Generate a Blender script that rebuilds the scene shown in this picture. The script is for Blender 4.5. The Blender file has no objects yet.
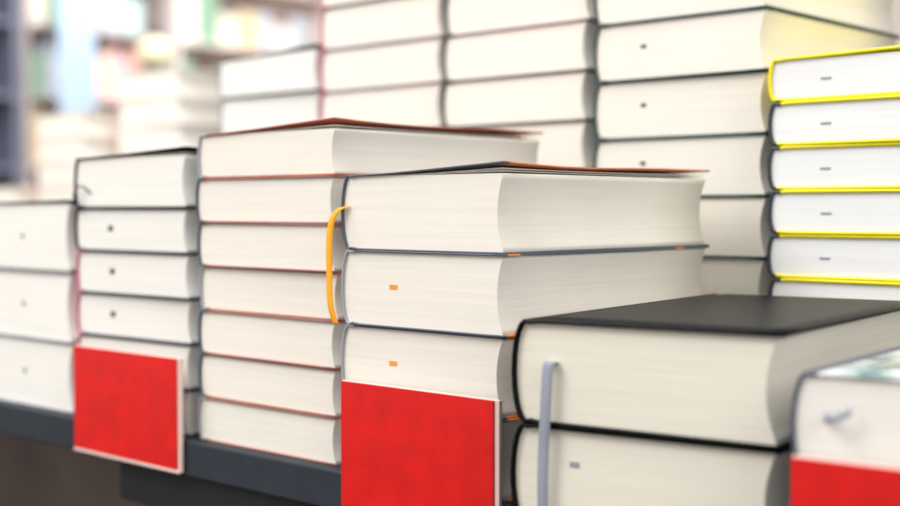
import bpy, bmesh, math, random
from mathutils import Vector, Matrix
random.seed(11)
TZ=0.75   # table top height
scn=bpy.context.scene
try:
    scn.view_settings.view_transform='Standard'
except Exception: pass

def lin(c):
    return tuple(((v/255)/12.92 if v/255<=.04045 else ((v/255+.055)/1.055)**2.4) for v in c)+(1,)

# ---------------------------------------------------------------- materials
def mat(name,rgb,rough=.6,var=.08,scale=30,bump=0,spec=.4,coat=0):
    m=bpy.data.materials.new(name); m.use_nodes=True
    nt=m.node_tree; b=nt.nodes['Principled BSDF']
    b.inputs['Roughness'].default_value=rough
    b.inputs['Specular IOR Level'].default_value=spec
    b.inputs['Coat Weight'].default_value=coat
    tc=nt.nodes.new('ShaderNodeTexCoord')
    nz=nt.nodes.new('ShaderNodeTexNoise'); nz.inputs['Scale'].default_value=scale; nz.inputs['Detail'].default_value=4
    nt.links.new(tc.outputs['Object'],nz.inputs['Vector'])
    r=nt.nodes.new('ShaderNodeValToRGB')
    c=lin(rgb)
    r.color_ramp.elements[0].color=tuple(v*(1-var) for v in c[:3])+(1,)
    r.color_ramp.elements[1].color=tuple(min(1,v*(1+var)) for v in c[:3])+(1,)
    r.color_ramp.elements[0].position=.3; r.color_ramp.elements[1].position=.7
    nt.links.new(nz.outputs['Fac'],r.inputs['Fac'])
    nt.links.new(r.outputs['Color'],b.inputs['Base Color'])
    if bump:
        bp=nt.nodes.new('ShaderNodeBump'); bp.inputs['Strength'].default_value=bump; bp.inputs['Distance'].default_value=.001
        nt.links.new(nz.outputs['Fac'],bp.inputs['Height']); nt.links.new(bp.outputs['Normal'],b.inputs['Normal'])
    return m

def page_mat(name,rgb,dark=.92,zs=420):
    """paper block edge: thousands of thin leaves -> stretched noise lines"""
    m=bpy.data.materials.new(name); m.use_nodes=True
    nt=m.node_tree; b=nt.nodes['Principled BSDF']
    b.inputs['Roughness'].default_value=.85; b.inputs['Specular IOR Level'].default_value=.15
    tc=nt.nodes.new('ShaderNodeTexCoord'); oi=nt.nodes.new('ShaderNodeObjectInfo')
    mp=nt.nodes.new('ShaderNodeMapping'); mp.inputs['Scale'].default_value=(5,4,zs)
    ad=nt.nodes.new('ShaderNodeVectorMath'); ad.operation='ADD'
    mu=nt.nodes.new('ShaderNodeMath'); mu.operation='MULTIPLY'; mu.inputs[1].default_value=3.7
    nt.links.new(oi.outputs['Random'],mu.inputs[0])
    nt.links.new(tc.outputs['Object'],ad.inputs[0]); nt.links.new(mu.outputs[0],ad.inputs[1])
    nt.links.new(ad.outputs[0],mp.inputs['Vector'])
    nz=nt.nodes.new('ShaderNodeTexNoise'); nz.inputs['Scale'].default_value=1; nz.inputs['Detail'].default_value=6; nz.inputs['Roughness'].default_value=.75
    nt.links.new(mp.outputs[0],nz.inputs['Vector'])
    r=nt.nodes.new('ShaderNodeValToRGB'); c=lin(rgb)
    r.color_ramp.elements[0].color=tuple(v*dark for v in c[:3])+(1,); r.color_ramp.elements[0].position=.3
    r.color_ramp.elements[1].color=c; r.color_ramp.elements[1].position=.6
    nt.links.new(nz.outputs['Fac'],r.inputs['Fac'])
    n2=nt.nodes.new('ShaderNodeTexNoise'); n2.inputs['Scale'].default_value=14; n2.inputs['Detail'].default_value=2
    nt.links.new(ad.outputs[0],n2.inputs['Vector'])
    mx=nt.nodes.new('ShaderNodeMix'); mx.data_type='RGBA'; mx.blend_type='MULTIPLY'; mx.inputs['Factor'].default_value=.06
    nt.links.new(r.outputs['Color'],mx.inputs['A']); nt.links.new(n2.outputs['Fac'],mx.inputs['B'])
    nt.links.new(mx.outputs['Result'],b.inputs['Base Color'])
    bp=nt.nodes.new('ShaderNodeBump'); bp.inputs['Strength'].default_value=.14; bp.inputs['Distance'].default_value=.0005
    nt.links.new(nz.outputs['Fac'],bp.inputs['Height']); nt.links.new(bp.outputs['Normal'],b.inputs['Normal'])
    return m

def banded_mat(name,base,accent,bands,rough=.4,xmin=.1385,zmin=-1):
    """jacket print: accent coloured blocks at given object-space Y intervals"""
    m=mat(name,base,rough,.1,25); nt=m.node_tree; b=nt.nodes['Principled BSDF']
    src=b.inputs['Base Color'].links[0].from_socket
    tc=nt.nodes.new('ShaderNodeTexCoord'); sp=nt.nodes.new('ShaderNodeSeparateXYZ')
    nt.links.new(tc.outputs['Object'],sp.inputs[0])
    acc=None
    for a,bb in bands:
        cp=nt.nodes.new('ShaderNodeMath'); cp.operation='COMPARE'
        cp.inputs[1].default_value=(a+bb)/2; cp.inputs[2].default_value=(bb-a)/2
        nt.links.new(sp.outputs['Y'],cp.inputs[0])
        if acc is None: acc=cp.outputs[0]
        else:
            q=nt.nodes.new('ShaderNodeMath'); q.operation='ADD'
            nt.links.new(acc,q.inputs[0]); nt.links.new(cp.outputs[0],q.inputs[1]); acc=q.outputs[0]
    for ax,lim in (('X',xmin),('Z',zmin)):
        gx=nt.nodes.new('ShaderNodeMath'); gx.operation='GREATER_THAN'; gx.inputs[1].default_value=lim
        nt.links.new(sp.outputs[ax],gx.inputs[0])
        ml=nt.nodes.new('ShaderNodeMath'); ml.operation='MULTIPLY'
        nt.links.new(acc,ml.inputs[0]); nt.links.new(gx.outputs[0],ml.inputs[1]); acc=ml.outputs[0]
    mx=nt.nodes.new('ShaderNodeMix'); mx.data_type='RGBA'
    nt.links.new(acc,mx.inputs['Factor']); nt.links.new(src,mx.inputs['A']); mx.inputs['B'].default_value=lin(accent)
    nt.links.new(mx.outputs['Result'],b.inputs['Base Color'])
    return m

PW=page_mat('paper_white',(245,243,236))
PC=page_mat('paper_cream',(245,240,229))
PY=page_mat('paper_cool',(242,243,244))
PE=page_mat('paper_ivory',(241,236,221),.9)
black=mat('cover_black',(7,7,9),.40,.2,20,0,.12,0)
char=mat('cover_charcoal',(62,66,76),.4)
slate=mat('cover_slate',(80,88,102),.4)
lgrey=mat('cover_light_grey',(166,168,174),.45)
brown=mat('cover_red_brown',(164,110,98),.45,.15)
rust=mat('cover_rust',(164,86,64),.45,.4,12)
green=mat('cover_dark_green',(44,68,66),.4)
pinkc=mat('cover_pink',(200,112,134),.45)
rose=mat('cover_rose_grey',(150,132,134),.45)
yellow=mat('cover_yellow',(244,228,16),.45,.04)
navy=mat('cover_navy',(50,56,62),.4)
orange=mat('ribbon_orange',(250,174,32),.5)
greyrib=mat('ribbon_grey',(150,155,168),.35,.15)
mark_d=mat('mark_dark',(60,60,64),.6)
mark_o=mat('mark_orange',(240,156,66),.6)
mark_g=mat('mark_grey',(150,154,162),.6)
dcov=banded_mat('jacket_slate_orange',(86,94,106),(240,136,50),[(.002,.014),(.192,.202)])
dtop=banded_mat('jacket_top_orange',(92,94,102),(214,120,80),[(.004,.232)],xmin=.134,zmin=.03)
# pale pictorial jacket
pic=mat('jacket_pictorial',(200,215,214),.25,.1,40,0,.5,.3)
for n in pic.node_tree.nodes:
    if n.type=='VALTORGB':
        n.color_ramp.elements[0].color=lin((84,124,122)); n.color_ramp.elements[0].position=.44
        n.color_ramp.elements[1].color=lin((228,232,230)); n.color_ramp.elements[1].position=.54

# ---------------------------------------------------------------- helpers
def link(o,parent=None):
    scn.collection.objects.link(o)
    if parent: o.parent=parent
    return o
def mesh_obj(name,verts,faces,mats,midx=None,smooth=None,parent=None):
    me=bpy.data.meshes.new(name); me.from_pydata(verts,[],faces)
    for m in mats: me.materials.append(m)
    for i,p in enumerate(me.polygons):
        if midx: p.material_index=midx[i]
        if smooth: p.use_smooth=smooth[i]
    bm=bmesh.new(); bm.from_mesh(me); bmesh.ops.recalc_face_normals(bm,faces=bm.faces); bm.to_mesh(me); bm.free()
    me.update()
    return link(bpy.data.objects.new(name,me),parent)
def empty(name,loc,rot=0):
    e=bpy.data.objects.new(name,None); e.empty_display_size=.05
    e.location=loc; e.rotation_euler=(0,0,math.radians(rot)); return link(e)
def box(name,a,b,m,parent=None,bev=0):
    x0,y0,z0=a;x1,y1,z1=b
    v=[(x0,y0,z0),(x1,y0,z0),(x1,y1,z0),(x0,y1,z0),(x0,y0,z1),(x1,y0,z1),(x1,y1,z1),(x0,y1,z1)]
    f=[(0,3,2,1),(4,5,6,7),(0,1,5,4),(1,2,6,5),(2,3,7,6),(3,0,4,7)]
    o=mesh_obj(name,v,f,[m],parent=parent)
    if bev:
        md=o.modifiers.new('bevel','BEVEL'); md.width=bev; md.segments=3
    return o
def strip(name,pts,w,m,parent,th=.0004,wdir=(1,0,0)):
    P=[Vector(p) for p in pts]
    Q=[]
    for i in range(len(P)-1):     # catmull-rom
        p0=P[max(i-1,0)];p1=P[i];p2=P[i+1];p3=P[min(i+2,len(P)-1)]
        for k in range(6):
            t=k/6
            Q.append(.5*((2*p1)+(-p0+p2)*t+(2*p0-5*p1+4*p2-p3)*t*t+(-p0+3*p1-3*p2+p3)*t**3))
    Q.append(P[-1]); wd=Vector(wdir).normalized()*w/2
    v=[];f=[]
    for q in Q: v+= [tuple(q-wd),tuple(q+wd)]
    for i in range(len(Q)-1): f.append((2*i,2*i+1,2*i+3,2*i+2))
    o=mesh_obj(name,v,f,[m],smooth=[True]*len(f),parent=parent)
    s=o.modifiers.new('solid','SOLIDIFY'); s.thickness=th; s.offset=0
    return o

def book(parent,idx,z0,W,L,t,pages,board,spine,c=.0016,ov=.002,bul=None,lift=0,marks=None,dx=0,dy=0,rz=0,leaves=0,lpow=1.4):
    """hard-bound book lying flat, spine towards -X, tail edge towards -Y."""
    b=bul if bul is not None else t*.13
    root=bpy.data.objects.new('book_%d'%idx,None); root.empty_display_size=.02
    link(root,parent); root.location=(dx,dy,z0); root.rotation_euler=(0,0,math.radians(rz))
    # ---- page block
    N=14; T=t-2*c; ys=[0,L*.33,L*.66,L]
    verts=[];faces=[];sm=[]
    def sec(k):
        u=2*k/N-1
        xl=c+b*(1-math.sqrt(max(0,1-(u*.94)**2)))
        xr=W-ov-b*.75*(1-u*u)
        return xl,xr,c+T*k/N
    cols=6
    for y in ys:
        for k in range(N+1):
            xl,xr,z=sec(k)
            for j in range(cols+1):
                verts.append((xl+(xr-xl)*j/cols,y,z))
    def vi(a,k,j): return (a*(N+1)+k)*(cols+1)+j
    for a in (0,len(ys)-1):
        for k in range(N):
            for j in range(cols):
                faces.append((vi(a,k,j),vi(a,k,j+1),vi(a,k+1,j+1),vi(a,k+1,j))); sm.append(False)
    for a in range(len(ys)-1):
        for k in range(N):
            for j in (0,cols):
                faces.append((vi(a,k,j),vi(a+1,k,j),vi(a+1,k+1,j),vi(a,k+1,j))); sm.append(True)
        for k in (0,N):
            for j in range(cols):
                faces.append((vi(a,k,j),vi(a,k,j+1),vi(a+1,k,j+1),vi(a+1,k,j))); sm.append(False)
    mesh_obj('page_block',verts,faces,[pages],smooth=sm,parent=root)
    # ---- case: bottom board, joint, rounded spine, joint, top board
    h=c/2; path=[]; pm=[]
    def add(x,z,m): path.append((x,z)); pm.append(m)
    for i in range(9): add(W-(W-b-.010)*i/8,h,0)
    add(b+.006,h+.0004,0); add(b+.003,h+.0008,1); 
    A=10
    for i in range(A+1):
        a=-math.pi/2*.92+math.pi*.92*i/A
        add(h+b*1.0*(1-math.cos(a)), t/2+(t/2-h)*math.sin(a)/math.sin(math.pi/2*.92),1)
    add(b+.003,t-h-.0008,1); add(b+.006,t-h-.0004,1)
    nb=len(path)
    for i in range(9): add(b+.010+(W-b-.010)*i/8,t-h,0)
    yn=[-ov+(L+2*ov)*i/8 for i in range(9)]
    v=[];f=[];mi=[];s2=[]
    for y in yn:
        for i,(x,z) in enumerate(path):
            dz=0
            if i>=nb and lift:
                xn=(x-b-.010)/(W-b-.010); yy=y/L
                dz=lift*(xn**lpow)*(1-.25*math.sin(math.pi*yy)*1+.12*math.sin(7*yy+xn*3))
            v.append((x,y,z+dz))
    M=len(path)
    for a in range(len(yn)-1):
        for i in range(M-1):
            f.append((a*M+i,a*M+i+1,(a+1)*M+i+1,(a+1)*M+i)); mi.append(pm[i] if pm[i]==pm[i+1] or i<nb-14 else pm[i+1]); s2.append(True)
    o=mesh_obj('case_cover',v,f,[board,spine],mi,s2,root)
    md=o.modifiers.new('solid','SOLIDIFY'); md.thickness=c*.98; md.offset=0
    # ---- loose end papers under a lifted cover
    for q in range(leaves):
        fr=(q+1)/(leaves+1)*.8; v=[];f=[]
        for a in range(9):
            y=L*a/8
            for i in range(13):
                xn=i/12; x=b+.008+(W-ov-.001-b-.008)*xn
                v.append((x,y,t-c+.0001+lift*fr*(xn**(lpow+.3))*(1-.3*math.sin(math.pi*y/L)*(1-.3*q))))
        for a in range(8):
            for i in range(12): f.append((a*13+i,a*13+i+1,(a+1)*13+i+1,(a+1)*13+i))
        o=mesh_obj('endpaper_%d'%(q+1),v,f,[pages],smooth=[True]*len(f),parent=root)
        md=o.modifiers.new('solid','SOLIDIFY'); md.thickness=.00025
    # ---- small printed / thread marks on the tail edge
    for q,(mx,mz,mw,mh,mm) in enumerate(marks or []):
        box('edge_mark_%d'%(q+1),(mx-mw/2,-.0003,mz-mh/2),(mx+mw/2,.0003,mz+mh/2),mm,root)
    return root

def stack(name,s,n,rot,W,L,t,count,pages,board,spine,c=.0016,ov=.002,bul=None,jit=.0012,top=None,marks=None,tlist=None,jr=.5):
    e=empty(name,(s,n,TZ),rot); z=0
    for i in range(count):
        tt=tlist[i] if tlist else t
        kw=dict(c=c,ov=ov,bul=bul)
        if i==count-1 and top: kw.update(top)
        bd=kw.pop('board',board); sp=kw.pop('spine',spine)
        if callable(bd): bd=bd(i)
        if callable(sp): sp=sp(i)
        mk=marks(i) if marks else None
        book(e,i+1,z,W,L,tt,pages,bd,sp,marks=mk,dx=random.uniform(-jit,jit),dy=random.uniform(-jit,jit),rz=random.uniform(-jr,jr),**kw)
        z+=tt
    return e

# ---------------------------------------------------------------- front row
mA=lambda i:[(.078,.031,.004,.004,mark_d)]
stack('book_stack',-1.168,.612,0,.160,.22,.0617,3,PW,lambda i:[lgrey,lgrey,char][i],lambda i:[lgrey,slate,char][i],c=.0014,marks=mA,top=dict(board=black,lift=.002))
mB=lambda i:[(.05,.019,.0062,.0046,mark_d)] if i in(1,2,3,4) else None
B=stack('book_stack',-.9935,.609,2.0,.154,.22,.037,6,PW,lambda i:[char,char,slate,char,slate,black][i],lambda i:[rose,pinkc,pinkc,pinkc,black,rose][i],c=.0013,marks=mB,
      top=dict(board=black,spine=black,lift=.005,leaves=1),tlist=[.036,.036,.036,.036,.036,.043])
strip('ribbon_bookmark',[(.022,-.001,.192),(.013,-.006,.199),(.006,-.007,.190),(.010,-.004,.178)],.003,black,B)
C=stack('book_stack',-.8245,.612,0,.157,.228,.0338,7,PC,brown,lambda i:slate if i%3 else lgrey,c=.0012,marks=None,
      top=dict(board=rust,lift=.006,leaves=1),jr=.3)
mD=lambda i:[(.048,.027,.007,.003,mark_o)] if i in(1,2) else None
D=stack('book_stack',-.6521,.603,.7,.1435,.235,.0506,4,PC,dcov,lgrey,c=.0012,marks=mD,
      top=dict(board=dtop,spine=slate,lift=.006,leaves=2),jr=.3)
strip('ribbon_bookmark',[(.006,-.0005,.181),(.000,-.0045,.178),(-.0055,-.006,.166),(-.0065,-.006,.140),(-.0055,-.006,.115),(-.002,-.0045,.101)],.0058,orange,D)
E=stack('book_stack',-.471,.568,8,.158,.262,.0588,2,PE,black,black,c=.002,ov=.003,bul=.008,
      top=dict(lift=0.0),marks=lambda i:[(.040,.038,.006,.003,mark_g)] if i==0 else None,jit=.0006,jr=.3)
strip('ribbon_bookmark',[(.0265,.001,.0925),(.0265,-.004,.0945),(.0255,-.006,.089),(.0240,-.0065,.06),(.0225,-.006,.03),(.0225,-.0055,.008),(.023,-.0055,.001)],.0068,greyrib,E)
Fk=stack('book_stack',-.2975,.5684,6,.160,.235,.0513,2,PW,pic,lambda i:slate,c=.0016,bul=.007,
      top=dict(lift=0.001))
strip('ribbon_bookmark',[(.016,.001,.080),(.018,-.007,.083),(.024,-.010,.083),(.030,-.006,.086)],.004,greyrib,Fk,wdir=(0,.3,1))
# ---------------------------------------------------------------- second row
mH=lambda i:[(.048,.027,.005,.003,mark_d)]
stack('book_stack',-.4755,.8684,0,.160,.22,.0322,9,PY,yellow,navy,c=.0023,marks=lambda i:[(.045,.015,.008,.0018,mark_g)],top=dict(lift=.003,spine=yellow))
stack('book_stack',-.6475,.8865,0,.160,.232,.0473,8,PC,green,green,c=.0013,marks=mH)
stack('book_stack',-.8236,.892,0,.1655,.232,.0424,10,PC,lambda i:[green,rose,rose][i%3],green,c=.0012)
stack('book_stack',-.9992,.895,0,.168,.232,.0426,10,PC,rose,pinkc,c=.0012)
stack('book_stack',-1.1674,.897,0,.164,.232,.043,8,PW,rose,lgrey,c=.0012,top=dict(board=char,lift=.004))

# ---------------------------------------------------------------- display tables
tab=mat('table_slate',(46,52,60),.6,.12,60,.2,.25)
dark=mat('table_black',(22,25,30),.6,.15,40)
T=empty('display_table',(0,0,0))
X0,X1=-1.75,-.502
box('table_top',(X0,.600,TZ-.028),(X1,1.35,TZ),tab,T,.002)
box('apron_step',(-.93,.607,TZ-.062),(X1,1.32,TZ-.0282),dark,T,.002)
box('apron_lower',(-.80,.603,TZ-.11),(X1,1.31,TZ-.0622),tab,T,.002)
box('pedestal',(-.75,.66,0.0),(X1,1.25,TZ-.1102),dark,T)
for i,(x,y) in enumerate([(-1.7,.66),(-1.7,1.26)]):
    box('leg_%d'%(i+1),(x,y,0),(x+.05,y+.05,TZ-.0282),dark,T)
T3=empty('display_table',(0,0,0))
box('table_top',(-.5005,.577,TZ-.028),(.25,1.35,TZ),tab,T3,.002)
box('apron_lower',(-.4995,.585,TZ-.11),(.22,1.31,TZ-.0282),dark,T3,.002)
box('pedestal',(-.4995,.64,0.0),(.15,1.25,TZ-.1102),dark,T3)

# ---------------------------------------------------------------- red price signs
red=mat('sign_red',(218,20,18),.35,.12,45,.05,.35)
cream=mat('sign_backing',(232,206,196),.35,.03)
def sign(s,n,rot,w,h=.089):
    e=empty('price_sign',(s,n,TZ-.025),rot)
    box('backing',(0,.0012,0),(w,.0042,h),cream,e,.0006)
    box('red_card',(.0002,0,.0022),(w-.0038,.0013,h-.0006),red,e,.0003)
    box('lower_lip',(0,-.0006,-.0004),(w,.0012,.0018),cream,e,.0003)
    return e
sign(-.978,.5945,0,.150)
sign(-.645,.5945,0,.1395)
sign(-.291,.5535,6,.16)

# ---------------------------------------------------------------- room
floor=mat('floor_wood',(96,80,70),.5,.25,3)
wallm=mat('wall_paint',(236,224,214),.8,.03,2)
wood=mat('pedestal_wood',(70,60,56),.6,.4,4)
box('floor',(-7,-3,-.05),(5,8,0),floor)
box('wall_left',(-7.1,-3,0),(-7.0,8,3.2),wallm)
box('wall_back',(-7,8,0),(5,8.1,3.2),wallm)

pal=[(200,208,218),(160,186,204),(236,180,190),(240,230,218),(104,138,148),(206,160,146),(244,240,236),(140,176,148),(94,100,124),(228,212,168),(220,110,114),(184,208,206)]
pm=[mat('jacket_%d'%i,c,.5) for i,c in enumerate(pal)]
shelf_pale=mat('shelf_pale',(228,214,208),.5,.08,6)
shelf_dark=mat('shelf_grey',(116,120,138),.5,.08,6)
shelf_mid=mat('shelf_mid',(184,172,170),.5,.08,6)
def bookshelf(x,y0,y1,shelfm,pick,faceout=.5,height=2.6):
    e=empty('bookshelf',(x,y0,0)); W=y1-y0; D=.32
    for nm,a,b in [('side_1',(0,0,0),(D,.03,height)),('side_2',(0,W-.03,0),(D,W,height)),('back_panel',(0,.03,0),(.015,W-.03,height)),('cornice',(0,.03,height-.06),(D,W-.03,height))]:
        box(nm,a,b,shelfm,e)
    nsh=7; gap=(height-.1)/nsh
    v=[];f=[];mi=[]
    def bx(x0,y0,z0,x1,y1,z1,m):
        k=len(v)
        v.extend([(x0,y0,z0),(x1,y0,z0),(x1,y1,z0),(x0,y1,z0),(x0,y0,z1),(x1,y0,z1),(x1,y1,z1),(x0,y1,z1)])
        for q in [(0,3,2,1),(4,5,6,7),(0,1,5,4),(1,2,6,5),(2,3,7,6),(3,0,4,7)]:
            f.append(tuple(k+a for a in q)); mi.append(m)
    for i in range(nsh):
        z=.06+i*gap
        box('shelf_%d'%(i+1),(.015,.03,z-.02),(D,W-.03,z),shelfm,e)
        y=.04
        while y<W-.22:
            if random.random()<faceout:
                w=random.uniform(.09,.15); h=random.uniform(.14,.31); bx(.24,y,z,.27,y+w,z+h,random.choice(pick)); y+=w+.012
            else:
                m=random.choice(pick)
                for k in range(random.randint(3,6)):
                    w=random.uniform(.02,.045); bx(.1,y,z,.27,y+w,z+random.uniform(.2,.30),m if random.random()<.6 else random.choice(pick)); y+=w+.001
                y+=.01
    mesh_obj('shelved_books',v,f,pm,mi,parent=e)
cool=[0,1,4,8,8,4,2,5,8,11]; mid=[0,3,6,7,9,11,2,4,5,8,7]; warm=[2,3,6,6,10,7,9,0,2,11,6,2]
bookshelf(-6.2,1.9,3.3,shelf_dark,cool,.6)
bookshelf(-6.2,3.32,4.2,shelf_mid,mid,.6)
bookshelf(-6.2,4.22,5.4,shelf_pale,warm,.7)
bookshelf(-6.2,5.42,6.8,shelf_pale,warm,.7)
bn=empty('hanging_banner',(-5.6,3.34,1.20))
box('banner_cloth',(0,0,0),(.006,.20,1.0),mat('banner_blue',(158,178,200),.6,.05,5),bn)
box('banner_rod',(-.01,-.02,1.0),(.015,.22,1.02),dark,bn)
box('banner_cord',(.0,.098,1.02),(.004,.102,1.9),dark,bn)

def globe(x,y,z,r=.11,st=6):
    e=empty('pendant_lamp',(x,y,z))
    m=bpy.data.materials.new('lamp_glass'); m.use_nodes=True; b=m.node_tree.nodes['Principled BSDF']
    b.inputs['Base Color'].default_value=(.62,.62,.38,1); b.inputs['Emission Color'].default_value=(1,.9,.62,1); b.inputs['Emission Strength'].default_value=st
    bm=bmesh.new(); bmesh.ops.create_uvsphere(bm,u_segments=24,v_segments=16,radius=r)
    for vv in bm.verts: vv.co.z*=.9
    me=bpy.data.meshes.new('glass_shade'); bm.to_mesh(me); bm.free(); me.materials.append(m)
    for p in me.polygons:p.use_smooth=True
    link(bpy.data.objects.new('glass_shade',me),e)
    bm=bmesh.new(); bmesh.ops.create_cone(bm,cap_ends=True,segments=16,radius1=r*.45,radius2=.01,depth=.08,matrix=Matrix.Translation((0,0,r*.9+.03)))
    bmesh.ops.create_cone(bm,cap_ends=True,segments=8,radius1=.005,radius2=.005,depth=1.3,matrix=Matrix.Translation((0,0,r*.9+.7)))
    me=bpy.data.meshes.new('cord_and_cap'); bm.to_mesh(me); bm.free(); me.materials.append(dark)
    link(bpy.data.objects.new('cord_and_cap',me),e)
globe(-5.3,3.68,1.68,.08,.15)

# distant display table with pale book piles
T2=empty('display_table',(-3.0,1.15,0))
box('table_top',(0,0,.70),(1.35,1.3,.75),tab,T2,.004)
box('pedestal',(.15,.15,0),(1.2,1.15,.70),wood,T2)
pale=mat('pile_pale',(248,232,222),.7)
peach=mat('pile_peach',(248,218,206),.7)
for (s,n,k,t,cv) in [(-1.98,1.30,9,.046,pale),(-2.20,1.27,8,.044,peach),(-2.42,1.25,5,.044,peach),(-2.64,1.24,4,.044,peach),(-2.0,1.6,9,.046,peach),(-2.24,1.6,9,.046,pale),(-2.5,1.6,7,.046,pale),(-2.76,1.55,5,.046,peach),(-2.88,1.25,3,.044,pale)]:
    stack('book_stack',s,n,random.uniform(-4,4),.17,.235,t,k,PC,cv,cv,c=.0016,jr=1)

# ---------------------------------------------------------------- light
w=bpy.data.worlds.new('store_light'); scn.world=w; w.use_nodes=True
bg=w.node_tree.nodes['Background']; bg.inputs['Color'].default_value=(1,.995,.985,1); bg.inputs['Strength'].default_value=.80
def area(nm,loc,tgt,size,en,col=(1,.98,.96)):
    l=bpy.data.lights.new(nm,'AREA'); l.energy=en; l.size=size; l.color=col
    o=bpy.data.objects.new(nm,l); link(o); o.location=loc
    o.rotation_euler=(Vector(tgt)-Vector(loc)).to_track_quat('-Z','Y').to_euler()
area('ceiling_light_front',(-1.6,-1.2,2.8),(-.7,.8,.8),1.4,52)
area('ceiling_light_over',(-.6,1.4,3.0),(-.6,.9,.8),1.5,13)
area('fill_light_right',(1.8,.2,2.3),(-.5,.8,.8),1.4,31,(1,.95,.9))  # added fill, no fixture of the store: brightens the fore-edges facing right
area('ceiling_light_far',(-4.0,3.2,3.1),(-5,3.6,1.0),2.0,165)
area('fill_light_pile',(-1.9,.2,2.9),(-2.2,1.4,1.0),1.0,34)  # invented extra lamp that lifts the pale far piles

# ---------------------------------------------------------------- camera
cam=bpy.data.cameras.new('camera'); co=bpy.data.objects.new('camera',cam); link(co)
co.location=(0,0,TZ+.18)
pitch=math.atan((253-208)/1300)
co.rotation_euler=(math.pi/2-pitch,0,math.radians(42.5))
cam.sensor_width=36; cam.lens=52
cam.clip_start=.02
cam.dof.use_dof=True; cam.dof.focus_distance=.83; cam.dof.aperture_fstop=3.4
scn.camera=co
